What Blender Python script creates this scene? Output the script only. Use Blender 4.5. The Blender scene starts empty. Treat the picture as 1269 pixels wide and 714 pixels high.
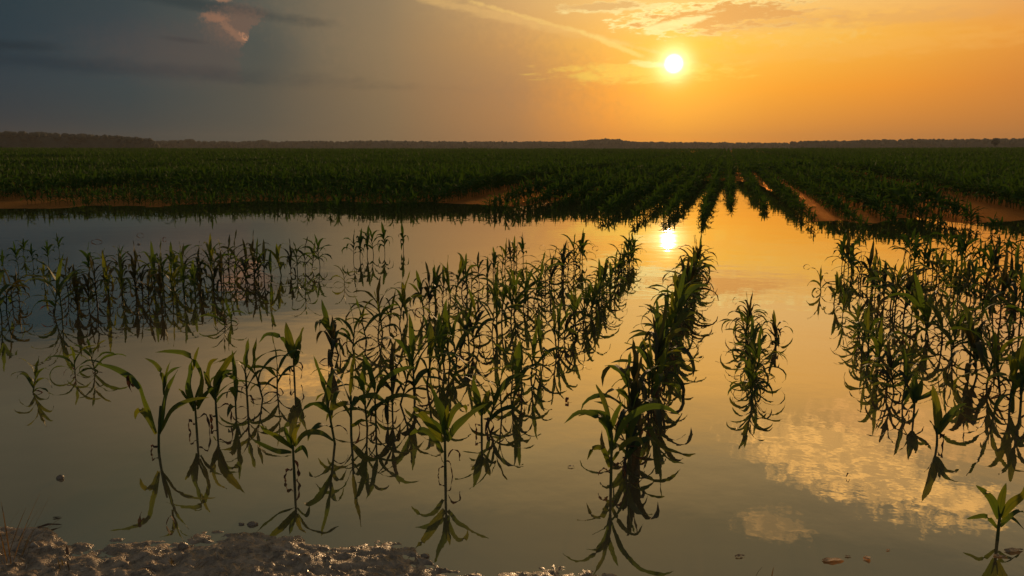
import bpy, math, random
import numpy as np
from mathutils import Vector

R = math.radians
scene = bpy.context.scene
col = scene.collection
rnd = random.Random(7)
rng = np.random.default_rng(11)

# ------------------------------------------------------------------ camera geometry
W0, H0 = 1269.0, 714.0
FPX = 1000.0
CX, CY = W0/2, H0/2
HOR = 190.0                       # image row of the true horizon
PITCH = math.atan((CY-HOR)/FPX)   # camera looks down by this much
HC = 1.42                         # camera height over the water
cp, sp_ = math.cos(PITCH), math.sin(PITCH)

def ray(x, y):
    a, b = (x-CX)/FPX, -(y-CY)/FPX
    return (a, cp + b*sp_, -sp_ + b*cp)
def at(x, y, z=0.0):
    d = ray(x, y); t = (z-HC)/d[2]
    return (d[0]*t, d[1]*t, z)
def azel(x, y):
    d = ray(x, y)
    return math.degrees(math.atan2(d[0], d[1])), math.degrees(math.atan2(d[2], math.hypot(d[0], d[1])))
def scale_at(x, y):               # metres per photo pixel for something standing at base pixel (x,y)
    p = at(x, y)
    return (p[1]*cp + HC*sp_)/FPX

cam = bpy.data.cameras.new('camera'); camo = bpy.data.objects.new('camera', cam); col.objects.link(camo)
camo.location = (0, 0, HC); camo.rotation_euler = (math.pi/2-PITCH, 0, 0)
cam.sensor_width = 36; cam.lens = 36*FPX/W0; cam.clip_start = 0.05; cam.clip_end = 12000
scene.camera = camo
scene.view_settings.view_transform = 'Standard'; scene.view_settings.look = 'None'
scene.view_settings.exposure = 0; scene.view_settings.gamma = 1
scene.cycles.caustics_reflective = False; scene.cycles.caustics_refractive = False
scene.cycles.sample_clamp_indirect = 4
scene.cycles.max_bounces = 8; scene.cycles.transparent_max_bounces = 8
scene.cycles.volume_bounces = 0

def s2l(c):
    return tuple(((v/255)/12.92 if v/255 <= 0.04045 else ((v/255+0.055)/1.055)**2.4) for v in c[:3])

# ------------------------------------------------------------------ tags
def tag(o, label=None, cat=None, group=None, kind=None):
    if label: o['label'] = label
    if cat: o['category'] = cat
    if group: o['group'] = group
    if kind: o['kind'] = kind
    return o
def mesh_from(name, V, F, mats, smooth=True, UV=None, parent=None, link=True):
    """V (n,3), F (m,4) quads or list of arrays"""
    me = bpy.data.meshes.new(name)
    V = np.asarray(V, dtype=np.float32); F = np.asarray(F, dtype=np.int32)
    k = F.shape[1]
    me.vertices.add(len(V)); me.vertices.foreach_set('co', V.ravel())
    me.loops.add(F.size); me.loops.foreach_set('vertex_index', F.ravel())
    me.polygons.add(len(F))
    me.polygons.foreach_set('loop_start', np.arange(0, F.size, k, dtype=np.int32))
    me.polygons.foreach_set('loop_total', np.full(len(F), k, dtype=np.int32))
    if smooth: me.polygons.foreach_set('use_smooth', np.ones(len(F), dtype=bool))
    if UV is not None:
        l = me.uv_layers.new(name='UVMap')
        l.data.foreach_set('uv', np.asarray(UV, dtype=np.float32)[F.ravel()].ravel())
    for m in (mats if isinstance(mats, (list, tuple)) else [mats]): me.materials.append(m)
    me.update(calc_edges=True); me.validate()
    o = bpy.data.objects.new(name, me)
    if link: col.objects.link(o)
    if parent: o.parent = parent
    return o

# ------------------------------------------------------------------ numpy value noise
def _h(ix, iy, s):
    n = (ix.astype(np.int64)*374761393 + iy.astype(np.int64)*668265263 + s*1274126177) & 0xffffffff
    n = ((n ^ (n >> 13))*1274126177) & 0xffffffff
    return ((n ^ (n >> 16)) & 0xffff)/65535.0
def vnoise(x, y, s=0):
    ix, iy = np.floor(x), np.floor(y); fx, fy = x-ix, y-iy
    fx = fx*fx*(3-2*fx); fy = fy*fy*(3-2*fy)
    a, b, c, d = _h(ix, iy, s), _h(ix+1, iy, s), _h(ix, iy+1, s), _h(ix+1, iy+1, s)
    return (a*(1-fx)+b*fx)*(1-fy)+(c*(1-fx)+d*fx)*fy
def fbm(x, y, o=4, s=0, g=.5):
    t = 0; a = 1; n = 0
    for i in range(o):
        t = t + a*vnoise(x*2**i+17.3*i, y*2**i-9.1*i, s+i); n += a; a *= g
    return t/n

# ------------------------------------------------------------------ node helpers
class NT:
    def __init__(s, nt): s.nt = nt; s.n = nt.nodes; s.l = nt.links
    def node(s, t, **kw):
        n = s.n.new(t)
        for k, v in kw.items(): setattr(n, k, v)
        return n
    def put(s, sock, v):
        if v is None: return
        if isinstance(v, bpy.types.NodeSocket): s.l.new(v, sock)
        else:
            if isinstance(v, (tuple, list)) and len(v) == 3 and len(getattr(sock, 'default_value', (0,)*3)) == 4: v = (*v, 1)
            sock.default_value = v
    def math(s, op, a, b=None, c=None, clamp=False):
        n = s.node('ShaderNodeMath', operation=op, use_clamp=clamp)
        for i, v in enumerate((a, b, c)): s.put(n.inputs[i], v)
        return n.outputs[0]
    def mr(s, v, a, b, c=0.0, d=1.0, smooth=True):
        n = s.node('ShaderNodeMapRange', interpolation_type='SMOOTHSTEP' if smooth else 'LINEAR')
        s.put(n.inputs[0], v)
        for i, q in enumerate((a, b, c, d)): s.put(n.inputs[i+1], q)
        return n.outputs[0]
    def mix(s, f, a, b, mode='MIX'):
        n = s.node('ShaderNodeMix', data_type='RGBA', blend_type=mode)
        s.put(n.inputs[0], f); s.put(n.inputs[6], a); s.put(n.inputs[7], b)
        return n.outputs[2]
    def noise(s, vec, scale, detail=3, rough=.5, dist=0.0, dims='3D'):
        n = s.node('ShaderNodeTexNoise', noise_dimensions=dims)
        s.put(n.inputs['Vector'], vec); s.put(n.inputs['Scale'], scale); s.put(n.inputs['Detail'], detail)
        s.put(n.inputs['Roughness'], rough); s.put(n.inputs['Distortion'], dist)
        return n.outputs['Fac']
    def ramp(s, f, stops, interp='LINEAR'):
        n = s.node('ShaderNodeValToRGB'); cr = n.color_ramp; cr.interpolation = interp
        while len(cr.elements) < len(stops): cr.elements.new(0.5)
        for e, (p, c) in zip(cr.elements, stops): e.position = p; e.color = (*c[:3], 1)
        s.put(n.inputs[0], f); return n.outputs[0]
    def vec(s, x, y, z=0.0):
        n = s.node('ShaderNodeCombineXYZ'); s.put(n.inputs[0], x); s.put(n.inputs[1], y); s.put(n.inputs[2], z); return n.outputs[0]

def newmat(name):
    m = bpy.data.materials.new(name); m.use_nodes = True
    m.node_tree.nodes.clear(); t = NT(m.node_tree)
    return m, t, t.node('ShaderNodeOutputMaterial')

# ------------------------------------------------------------------ world: dusk sky
SUN_AZ, SUN_EL = azel(835, 79)
SD = Vector((math.sin(R(SUN_AZ))*math.cos(R(SUN_EL)), math.cos(R(SUN_AZ))*math.cos(R(SUN_EL)), math.sin(R(SUN_EL))))

def build_world():
    w = bpy.data.worlds.new('World'); scene.world = w; w.use_nodes = True
    w.node_tree.nodes.clear(); t = NT(w.node_tree)
    out = t.node('ShaderNodeOutputWorld'); bg = t.node('ShaderNodeBackground')
    t.l.new(bg.outputs[0], out.inputs[0])
    tc = t.node('ShaderNodeTexCoord'); D = tc.outputs['Generated']
    sx = t.node('ShaderNodeSeparateXYZ'); t.l.new(D, sx.inputs[0]); X, Y, Z = sx.outputs
    az = t.math('MULTIPLY', t.math('ARCTAN2', X, Y), 180/math.pi)
    el = t.math('MULTIPLY', t.math('ARCSINE', Z), 180/math.pi)
    P = t.vec(az, el)
    # gradient rows: colour over azimuth at a few elevations
    xs = [-2400, 0, 160, 320, 480, 640, 760, 835, 960, 1100, 1269, 2400]
    rows = [
     (0.0, [(28,42,54),(28,45,57),(32,53,62),(64,72,70),(110,94,73),(156,106,68),(218,128,46),(226,132,36),(198,116,46),(180,110,54),(176,110,54),(100,80,80)]),
     (4.2, [(32,46,58),(34,52,64),(44,61,68),(78,77,70),(128,106,78),(176,124,76),(248,156,42),(252,170,28),(248,158,30),(240,148,36),(216,132,48),(100,80,80)]),
     (7.2, [(32,46,58),(31,51,62),(48,61,68),(74,80,75),(138,116,84),(206,150,84),(248,180,72),(253,187,56),(252,188,62),(248,176,60),(236,154,56),(100,84,80)]),
     (10.5,[(34,48,58),(33,53,61),(49,62,66),(82,84,76),(140,120,90),(214,168,106),(246,195,114),(250,200,120),(250,200,124),(246,194,118),(230,174,110),(100,86,82)]),
     (11.9,[(44,52,58),(82,77,66),(100,90,72),(142,120,88),(184,148,98),(228,180,106),(248,196,112),(254,200,116),(254,199,118),(248,192,114),(231,176,108),(104,90,82)]),
     (15.0,[(46,54,56),(94,90,75),(118,104,82),(170,140,97),(212,168,102),(243,188,104),(256,196,102),(260,198,102),(258,196,102),(250,188,102),(234,178,100),(110,94,84)]),
     (21.0,[(60,64,62),(78,78,66),(94,92,72),(124,112,84),(156,134,92),(182,154,102),(186,156,104),(186,156,104),(174,148,102),(166,142,102),(158,138,100),(90,84,80)]),
     (25.0,[(62,66,66),(78,82,72),(84,86,72),(96,94,76),(112,104,80),(130,116,84),(134,118,84),(134,118,84),(126,114,84),(120,110,84),(114,106,84),(86,84,82)]),
     (33.0,[(70,74,76),(80,84,76),(84,86,76),(88,90,78),(94,94,80),(102,98,80),(104,98,80),(104,98,80),(102,96,80),(100,96,80),(96,94,80),(84,84,84)]),
     (75.0,[(92,98,108)]*12),
    ]
    azs = [azel(x, 120)[0] for x in xs]
    a0, a1 = azs[0], azs[-1]
    azs[0], azs[-1] = -110, 110
    f = t.mr(az, -110, 110, 0, 1, smooth=False)
    cur = None
    for i, (e, cs) in enumerate(rows):
        r = t.ramp(f, [((a+110)/220, s2l(c)) for a, c in zip(azs, cs)], 'B_SPLINE' if False else 'EASE' if False else 'LINEAR')
        cur = r if cur is None else t.mix(t.mr(el, rows[i-1][0], e, smooth=False), cur, r)
    # behind the viewer: dull blue dusk
    back = t.mr(Y, -0.2, 0.35)
    cur = t.mix(back, s2l((92,98,108)), cur)
    # clear air contribution from the physical sky
    sky = t.node('ShaderNodeTexSky', sky_type='NISHITA'); sky.sun_disc = False
    sky.sun_elevation = R(SUN_EL); sky.sun_rotation = R(SUN_AZ)
    skyc = t.mix(1.0, sky.outputs[0], (0.002,0.002,0.002), 'MULTIPLY')
    cur = t.mix(1.0, cur, skyc, 'ADD')

    # ---- clouds, all laid out on the sky's own azimuth and elevation
    n1 = t.noise(P, 1.7, 6, .62); n2 = t.noise(t.vec(az, t.math('MULTIPLY', el, 3.0), 5.0), 0.35, 5, .62)
    n3 = t.noise(t.vec(t.math('MULTIPLY', az, .6), t.math('MULTIPLY', el, 2.2), 9.0), 1.2, 4, .6)
    def ell(x, y, rx, ry, rot=0, wob=1.0, soft=.6, nz=n1):
        a, e = azel(x, y); rx /= 17.45; ry /= 17.45
        dx = t.math('SUBTRACT', az, a); dy = t.math('SUBTRACT', el, e)
        c, s = math.cos(R(rot)), math.sin(R(rot))
        u = t.math('DIVIDE', t.math('ADD', t.math('MULTIPLY', dx, c), t.math('MULTIPLY', dy, s)), rx)
        v = t.math('DIVIDE', t.math('SUBTRACT', t.math('MULTIPLY', dy, c), t.math('MULTIPLY', dx, s)), ry)
        d = t.math('SQRT', t.math('ADD', t.math('MULTIPLY', u, u), t.math('MULTIPLY', v, v)))
        d = t.math('ADD', d, t.math('MULTIPLY', t.math('SUBTRACT', nz, .5), wob*2))
        return t.mr(d, 1-soft/2, 1+soft/2, 1, 0)
    def over(m, c, k=1.0):
        nonlocal cur
        cur = t.mix(t.math('MULTIPLY', m, k), cur, s2l(c))
    # thin darker bars on the left
    over(ell(60, 78, 230, 7, -2, 1.3, 1.9, n2), (30,46,56), .5)
    over(ell(8, 56, 45, 5, 0, .8, 1.4, n2), (28,42,50), .6)
    over(ell(230, 50, 24, 2.5, -4, .6, 1.4, n2), (36,52,58), .6)
    over(ell(250, 6, 110, 6, -6, .9, 1.4, n2), (40,54,58), .6)
    # pink evening light left of the thunderhead, cut by its billowing edge
    head = ell(402, 88, 94, 78, 0, .22, .05, n1)
    free = t.math('SUBTRACT', 1.0, head)
    def lit(m, c, k):
        over(t.math('MULTIPLY', m, free), c, k)
    n4 = t.noise(P, 4.2, 6, .68)
    lit(ell(258, 66, 95, 26, 0, .5, 1.8), (92,78,72), .5)
    lit(ell(298, 32, 32, 20, 0, .8, 1.3, n4), (116,92,78), .75)
    lit(ell(266, 22, 13, 5, -4, 1.3, 1.1, n4), (150,108,84), .7)
    lit(ell(290, 41, 18, 4, -38, 1.6, 1.1, n4), (150,110,86), .6)
    lit(ell(307, 48, 9, 3, -30, 1.3, .9, n4), (200,142,104), .7)
    lit(ell(276, -1, 8, 3, 0, .8, .8, n4), (170,122,92), .6)
    over(t.math('MULTIPLY', head, ell(326, 66, 34, 30, 0, .5, 1.9)), (72,76,72), .45)
    # long bright wisp running down to the sun
    over(ell(610, 18, 150, 5, -12, 1.3, 1.3, n3), (250,200,120), .35)
    over(ell(690, 32, 130, 2.2, -15, 1.6, 1.2, n1), (255,210,120), .45)
    over(ell(763, 57, 44, 2.6, -22, 1.3, 1.3, n1), (255,222,126), .6)
    over(ell(790, 90, 80, 10, 0, 1.8, 1.2, n3), (255,212,90), .7)
    over(ell(806, 80, 22, 3, -6, 1.4, 1.2, n3), (255,236,150), .9)
    over(ell(560, 70, 150, 40, -12, 1.2, 1.6, n1), (150,122,92), .22)
    # bright rimmed clouds above the sun
    rim = ell(880, 20, 95, 17, 2, 1.9, .5, n3); core = ell(900, 20, 80, 13, 2, 1.9, .6, n3)
    over(rim, (262,240,160), 1.0); over(core, (232,162,84), .9)
    rim = ell(752, 9, 55, 6, 2, 1.6, .6, n3); core = ell(742, 8, 42, 4, 2, 1.6, .6, n3)
    over(rim, (255,226,150), .85); over(core, (226,172,104), .8)
    rim = ell(838, 30, 42, 5, 12, 1.4, .7, n3)
    over(rim, (255,236,160), .9)
    over(ell(960, 28, 90, 8, 4, 1.6, 1.2, n3), (238,176,98), .55)
    over(ell(1120, 22, 70, 7, 0, 1.8, 1.2, n3), (228,168,100), .4)
    over(ell(1050, 60, 200, 10, 2, 1.5, 1.4, n3), (252,190,100), .25)
    # cloud field above the frame, mirrored by the pond
    m = t.mr(n3, .45, .62)
    def patch(xw, yw, rx, ry, rot, c, k, wob=.8):
        # given by where the pond shows it: elevation is the mirror of the water pixel's depression
        a, e = azel(xw, yw); nonlocal cur
        e = -e
        dx = t.math('DIVIDE', t.math('SUBTRACT', az, a), rx/17.45); dy0 = t.math('SUBTRACT', el, e)
        dy = t.math('DIVIDE', t.math('ADD', dy0, t.math('MULTIPLY', t.math('SUBTRACT', az, a), math.tan(R(rot)))), ry/17.45)
        d = t.math('SQRT', t.math('ADD', t.math('MULTIPLY', dx, dx), t.math('MULTIPLY', dy, dy)))
        d = t.math('ADD', d, t.math('MULTIPLY', t.math('SUBTRACT', n1, .5), wob*2))
        k2 = t.math('MULTIPLY', t.mr(d, .6, 1.15, 1, 0), t.math('MULTIPLY_ADD', m, .55, .45))
        cur = t.mix(t.math('MULTIPLY', k2, k), cur, tuple(v*1.0 for v in s2l(c)))
    return t, bg, D, cur, patch, n1, n3, m, az, el, over, ell

t, bg, D, cur, patch, n1, n3, m3, az, el, over, ell = build_world()
def finish_world(cur):
    # cloud patches seen in the pond's reflection
    def patch(cur, xw, yw, rx, ry, rot, c, k, wob=.8, gain=1.0):
        a, e = azel(xw, yw); e = -e
        ddx = t.math('SUBTRACT', az, a)
        dx = t.math('DIVIDE', ddx, rx/17.45)
        dy = t.math('DIVIDE', t.math('ADD', t.math('SUBTRACT', el, e), t.math('MULTIPLY', ddx, math.tan(R(rot)))), ry/17.45)
        d = t.math('SQRT', t.math('ADD', t.math('MULTIPLY', dx, dx), t.math('MULTIPLY', dy, dy)))
        d = t.math('ADD', d, t.math('MULTIPLY', t.math('SUBTRACT', n1, .5), wob*2))
        k2 = t.math('MULTIPLY', t.mr(d, .6, 1.15, 1, 0), t.math('MULTIPLY_ADD', m3, .6, .4))
        return t.mix(t.math('MULTIPLY', k2, k), cur, tuple(v*gain for v in s2l(c)))
    cur = patch(cur, 1050, 575, 130, 40, -8, (255,196,112), .9, .9, 1.55)
    cur = patch(cur, 1150, 530, 120, 30, 0, (255,190,112), .6, 1.0, 1.35)
    cur = patch(cur, 1190, 625, 60, 18, 4, (255,196,112), .75, .9, 1.5)
    cur = patch(cur, 960, 650, 45, 18, 0, (255,196,120), .35, .9, 1.2)
    cur = patch(cur, 380, 470, 55, 22, 0, (255,190,100), .55, .8, 1.4)
    cur = patch(cur, 960, 330, 90, 14, 0, (250,200,110), .5, 1.0, 1.0)
    # sun with its aureole
    dp = t.node('ShaderNodeVectorMath', operation='DOT_PRODUCT'); t.l.new(D, dp.inputs[0]); dp.inputs[1].default_value = SD
    ang = t.math('MULTIPLY', t.math('ARCCOSINE', t.math('MINIMUM', dp.outputs['Value'], 1.0)), 180/math.pi)
    def add(cur, f, c):
        return t.mix(1.0, cur, t.mix(1.0, t.vec(f, f, f), c, 'MULTIPLY'), 'ADD')
    g1 = t.math('EXPONENT', t.math('MULTIPLY', t.math('POWER', t.math('DIVIDE', ang, 1.0), 2.0), -1))
    g2 = t.math('EXPONENT', t.math('MULTIPLY', t.math('DIVIDE', ang, 2.7), -1))
    g3 = t.math('EXPONENT', t.math('MULTIPLY', t.math('DIVIDE', ang, 7.0), -1))
    cur = add(cur, g1, (1.3, .95, .6)); cur = add(cur, g2, (.42, .26, .055)); cur = add(cur, g3, (.03, .012, 0.0))
    cur = add(cur, t.mr(ang, .12, .72, 1, 0), (9, 7, 4.2))
    t.put(bg.inputs[0], cur); bg.inputs[1].default_value = 1.0
finish_world(cur)

sl = bpy.data.lights.new('sun', 'SUN'); so = bpy.data.objects.new('sun', sl); col.objects.link(so)
sl.energy = 2.2; sl.angle = R(0.6); sl.color = (1, .62, .30)
so.rotation_euler = SD.to_track_quat('Z', 'Y').to_euler()

# ------------------------------------------------------------------ materials
def mat_leaf(name, base, trans, tf=.4, rough=.5, dry=0.0):
    m, t, out = newmat(name)
    uv = t.node('ShaderNodeUVMap'); sx = t.node('ShaderNodeSeparateXYZ'); t.l.new(uv.outputs[0], sx.inputs[0])
    oi = t.node('ShaderNodeObjectInfo'); geo = t.node('ShaderNodeNewGeometry')
    n = t.noise(geo.outputs['Position'], 9, 3, .6)
    yel = t.math('MULTIPLY_ADD', oi.outputs['Random'], .5, t.math('MULTIPLY', n, .7))
    yel = t.mr(yel, .45, 1.0)
    tip = t.mr(sx.outputs[0], .72, 1.0)
    rib = t.mr(t.math('ABSOLUTE', t.math('SUBTRACT', sx.outputs[1], .5)), .02, .09, 1, 0)
    stripe = t.math('SINE', t.math('MULTIPLY', sx.outputs[1], 75))
    b = t.mix(yel, base, tuple(v*k for v, k in zip(base, (2.6, 1.6, .9))))
    b = t.mix(t.math('MULTIPLY', stripe, .12), b, tuple(v*.6 for v in base))
    b = t.mix(t.math('MULTIPLY', rib, .5), b, tuple(min(1, v*1.8) for v in base))
    b = t.mix(t.math('MULTIPLY', tip, t.math('MULTIPLY', yel, .6)), b, (.16,.10,.03))
    tr = t.mix(yel, trans, tuple(v*k for v, k in zip(trans, (2.0, 1.25, .7))))
    tr = t.mix(t.math('MULTIPLY', rib, .5), tr, tuple(v*.5 for v in trans))
    pb = t.node('ShaderNodeBsdfPrincipled'); t.put(pb.inputs['Base Color'], b)
    pb.inputs['Roughness'].default_value = rough; pb.inputs['Specular IOR Level'].default_value = .3
    bp = t.node('ShaderNodeBump'); bp.inputs['Strength'].default_value = .25; bp.inputs['Distance'].default_value = .002
    t.put(bp.inputs['Height'], stripe); t.l.new(bp.outputs[0], pb.inputs['Normal'])
    tl = t.node('ShaderNodeBsdfTranslucent'); t.put(tl.inputs[0], tr)
    mx = t.node('ShaderNodeMixShader'); mx.inputs[0].default_value = tf
    t.l.new(pb.outputs[0], mx.inputs[1]); t.l.new(tl.outputs[0], mx.inputs[2]); t.l.new(mx.outputs[0], out.inputs[0])
    return m
M_LEAF = mat_leaf('corn_leaf_green', (.038,.075,.014), (.16,.25,.02))
M_WILT = mat_leaf('corn_leaf_wilting', (.032,.040,.015), (.07,.08,.016), .3, .6)
M_STALK = mat_leaf('corn_stalk_green', (.07,.10,.03), (.10,.14,.03), .15)
M_DRY = mat_leaf('withered_leaf_brown', (.07,.045,.025), (.16,.07,.03), .3, .6)
M_FIELD = mat_leaf('field_corn_green', (.024,.070,.009), (.045,.12,.010), .35, .8)

def mat_mud():
    m, t, out = newmat('wet_mud')
    tc = t.node('ShaderNodeTexCoord'); P = tc.outputs['Object']
    n = t.noise(P, 3, 6, .65); n2 = t.noise(P, 22, 5, .65); n3 = t.noise(P, 90, 3, .6)
    sx = t.node('ShaderNodeSeparateXYZ'); t.l.new(P, sx.inputs[0])
    c = t.mix(t.mr(n2, .3, .7), (.15,.10,.055), (.58,.41,.24))
    c = t.mix(t.math('MULTIPLY', t.mr(n, .35, .7), .7), c, (.28,.20,.12))
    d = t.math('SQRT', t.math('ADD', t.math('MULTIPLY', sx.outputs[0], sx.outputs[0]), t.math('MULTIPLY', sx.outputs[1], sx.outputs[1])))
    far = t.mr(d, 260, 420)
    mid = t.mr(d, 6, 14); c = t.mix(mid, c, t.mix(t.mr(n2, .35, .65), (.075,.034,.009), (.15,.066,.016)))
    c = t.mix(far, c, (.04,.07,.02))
    pb = t.node('ShaderNodeBsdfPrincipled'); t.put(pb.inputs['Base Color'], c)
    t.put(pb.inputs['Roughness'], t.math('ADD', t.mr(n2, .35, .75, .2, .75), t.math('MULTIPLY', mid, .15)))
    t.put(pb.inputs['Specular IOR Level'], t.mr(mid, 0, 1, .5, .06))
    h = t.math('ADD', t.math('MULTIPLY', n2, .03), t.math('MULTIPLY', n3, .010))
    bp = t.node('ShaderNodeBump'); bp.inputs['Strength'].default_value = .9; bp.inputs['Distance'].default_value = 1.0
    t.put(bp.inputs['Height'], h); t.l.new(bp.outputs[0], pb.inputs['Normal'])
    df = t.node('ShaderNodeBsdfDiffuse'); t.put(df.inputs[0], t.mix(t.mr(n2, .35, .65), (.14,.062,.018), (.25,.115,.034)))  # far shore: sunlit muddy water's orange painted into diffuse and gloss colours
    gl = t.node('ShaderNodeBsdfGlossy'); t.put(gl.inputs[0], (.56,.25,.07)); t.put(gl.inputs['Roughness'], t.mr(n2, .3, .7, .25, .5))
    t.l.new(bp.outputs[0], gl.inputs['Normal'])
    sun_tint = t.node('ShaderNodeMixShader'); sun_tint.inputs[0].default_value = .5; t.l.new(df.outputs[0], sun_tint.inputs[1]); t.l.new(gl.outputs[0], sun_tint.inputs[2])
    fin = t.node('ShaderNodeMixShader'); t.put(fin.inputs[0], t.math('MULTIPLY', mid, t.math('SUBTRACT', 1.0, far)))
    t.l.new(pb.outputs[0], fin.inputs[1]); t.l.new(sun_tint.outputs[0], fin.inputs[2])
    t.l.new(fin.outputs[0], out.inputs[0]); return m
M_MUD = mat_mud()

def mat_water():
    m, t, out = newmat('muddy_water')
    tc = t.node('ShaderNodeTexCoord'); P = tc.outputs['Object']
    a = t.noise(P, 2.2, 2, .5); b = t.noise(P, 11, 2, .5)
    mp = t.node('ShaderNodeMapping'); mp.inputs['Scale'].default_value = (.25, .8, 1); t.l.new(P, mp.inputs[0])
    c = t.noise(mp.outputs[0], .8, 3, .5)
    h = t.math('ADD', t.math('MULTIPLY', a, .0016), t.math('ADD', t.math('MULTIPLY', b, .00028), t.math('MULTIPLY', c, .004)))
    bp = t.node('ShaderNodeBump'); bp.inputs['Strength'].default_value = 1.0; bp.inputs['Distance'].default_value = 1.0
    t.put(bp.inputs['Height'], h)
    mud = t.mix(t.mr(t.noise(P, .6, 3), .35, .65), (.125,.09,.042), (.16,.115,.055))
    df = t.node('ShaderNodeBsdfDiffuse'); t.put(df.inputs[0], mud)
    gl = t.node('ShaderNodeBsdfGlossy'); gl.inputs['Roughness'].default_value = .007; gl.inputs[0].default_value = (1,.94,.83,1)
    t.l.new(bp.outputs[0], gl.inputs['Normal'])
    fr = t.node('ShaderNodeFresnel'); fr.inputs[0].default_value = 1.33; t.l.new(bp.outputs[0], fr.inputs['Normal'])
    f = t.math('POWER', fr.outputs[0], .29, clamp=True)
    f = t.math('MINIMUM', f, .88)
    mx = t.node('ShaderNodeMixShader'); t.put(mx.inputs[0], f)
    t.l.new(df.outputs[0], mx.inputs[1]); t.l.new(gl.outputs[0], mx.inputs[2]); t.l.new(mx.outputs[0], out.inputs[0])
    return m
M_WATER = mat_water()

def simple(name, c, rough=.7, c2=None, scale=20):
    m, t, out = newmat(name)
    tc = t.node('ShaderNodeTexCoord'); n = t.noise(tc.outputs['Object'], scale, 4, .6)
    pb = t.node('ShaderNodeBsdfPrincipled'); t.put(pb.inputs['Base Color'], t.mix(t.mr(n, .3, .7), c, c2 or tuple(v*.6 for v in c)))
    pb.inputs['Roughness'].default_value = rough; t.l.new(pb.outputs[0], out.inputs[0]); return m
M_WOOD = simple('far_woodland', (.045,.055,.028), .9, (.025,.033,.018), .15)
M_GRASS = mat_leaf('grass_blade', (.09,.075,.03), (.20,.15,.05), .4, .6)
M_SEED = simple('grass_seed_head', (.22,.13,.07), .8)
M_STRAW = simple('drift_straw', (.50,.40,.27), .7, (.28,.20,.12), 60)
M_DRIFT = mat_leaf('drift_leaf_pale', (.42,.32,.19), (.60,.38,.18), .5, .6)
M_BARK = simple('bark', (.06,.045,.03), .9)

# ------------------------------------------------------------------ ground sheet
def interp_px(pts):
    xs = [p[0] for p in pts]; ys = [p[1] for p in pts]
    azs = np.array([math.atan2(*at(x, y)[:2]) for x, y in pts])
    rs = np.array([math.hypot(*at(x, y)[:2]) for x, y in pts])
    return lambda a: np.interp(a, azs, rs)
near_shore = interp_px([(-500,620),(-200,640),(-20,652),(60,660),(85,678),(128,682),(136,669),(200,676),(240,667),(310,659),(372,664),(388,677),(440,678),(475,668),(522,681),(537,700),(560,709),(592,703),(640,709),(690,699),(730,707),(780,717),(900,760),(1269,790),(1700,760)])
far_shore = interp_px([(-600,258),(0,259),(60,260),(120,255),(180,257),(250,252),(330,250),(420,249),(450,252),(480,253),(530,251),(560,252),(640,255),(690,250),(735,240),(750,234),(915,236),(928,258),(950,268),(975,276),(1000,282),(1040,274),(1080,278),(1140,269),(1200,276),(1269,271),(1700,274)])

RD_AZ = math.atan2(ray(902,190)[0], ray(902,190)[1])      # direction of the crop rows
rdir = np.array([math.sin(RD_AZ), math.cos(RD_AZ)]); ndir = np.array([math.cos(RD_AZ), -math.sin(RD_AZ)])
def ground_z(x, y):
    r = np.hypot(x, y); a = np.arctan2(x, y)
    lat = x*ndir[0]+y*ndir[1]; lon = x*rdir[0]+y*rdir[1]
    # near bank
    ns = near_shore(a)
    b = np.clip((ns-r), -1.5, 3)
    wx = x+.05*(fbm(x*9, y*9, 2, 51)-.5); wy = y+.05*(fbm(x*9, y*9, 2, 52)-.5)
    lump = (fbm(wx*7, wy*9, 4, 3)-.5)*.06 + (fbm(wx*26, wy*34, 3, 8)-.5)*.040 + (fbm(x*75, y*90, 2, 9)-.5)*.014
    lump = lump - (1-np.abs(fbm(wx*10+7, wy*15, 3, 71)*2-1))**9*.022 + .004
    rid = (1-np.abs(fbm(wx*12+3, wy*20, 4, 21)*2-1))**4*.045
    zn = np.where(b > 0, .004 + b*.012 + np.minimum(b*7, 1)*(lump*.38+rid*.28+.005), b*.18)
    zn = zn + np.exp(-(b/.09)**2)*lump*.45
    # far field
    fs = far_shore(a)
    e = r-fs
    rowz = -np.cos((lat-.0)*2*math.pi/.75)*0  # no ridges
    e = e + (fbm(x*.8, y*.8, 3, 61)-.5)*1.6*np.clip((r-8)/4, 0, 1)
    rise = .018*np.minimum(np.clip(e, 0, None), 1.5) + .0088*np.clip(e-1, 0, 260)
    z2 = np.where(e > 0, rise + (fbm(x*.5, y*.5, 3, 31)-.5)*.05 + (fbm(x*4, y*4, 3, 33)-.5)*.02, np.clip(e*.06, -.3, 0) )
    # shallow puddles inside the field
    pud = np.exp(-(lat/1.8)**4)*np.clip(1.3-np.abs(lon-32)/14, 0, 1)
    z2 = z2 - pud*.28
    z = np.where(r < 8, zn, z2)
    z = np.where((r < 8) & (b < -.7), np.maximum(zn, -.3), z)
    z = np.maximum(z, -.35)
    return z

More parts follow.
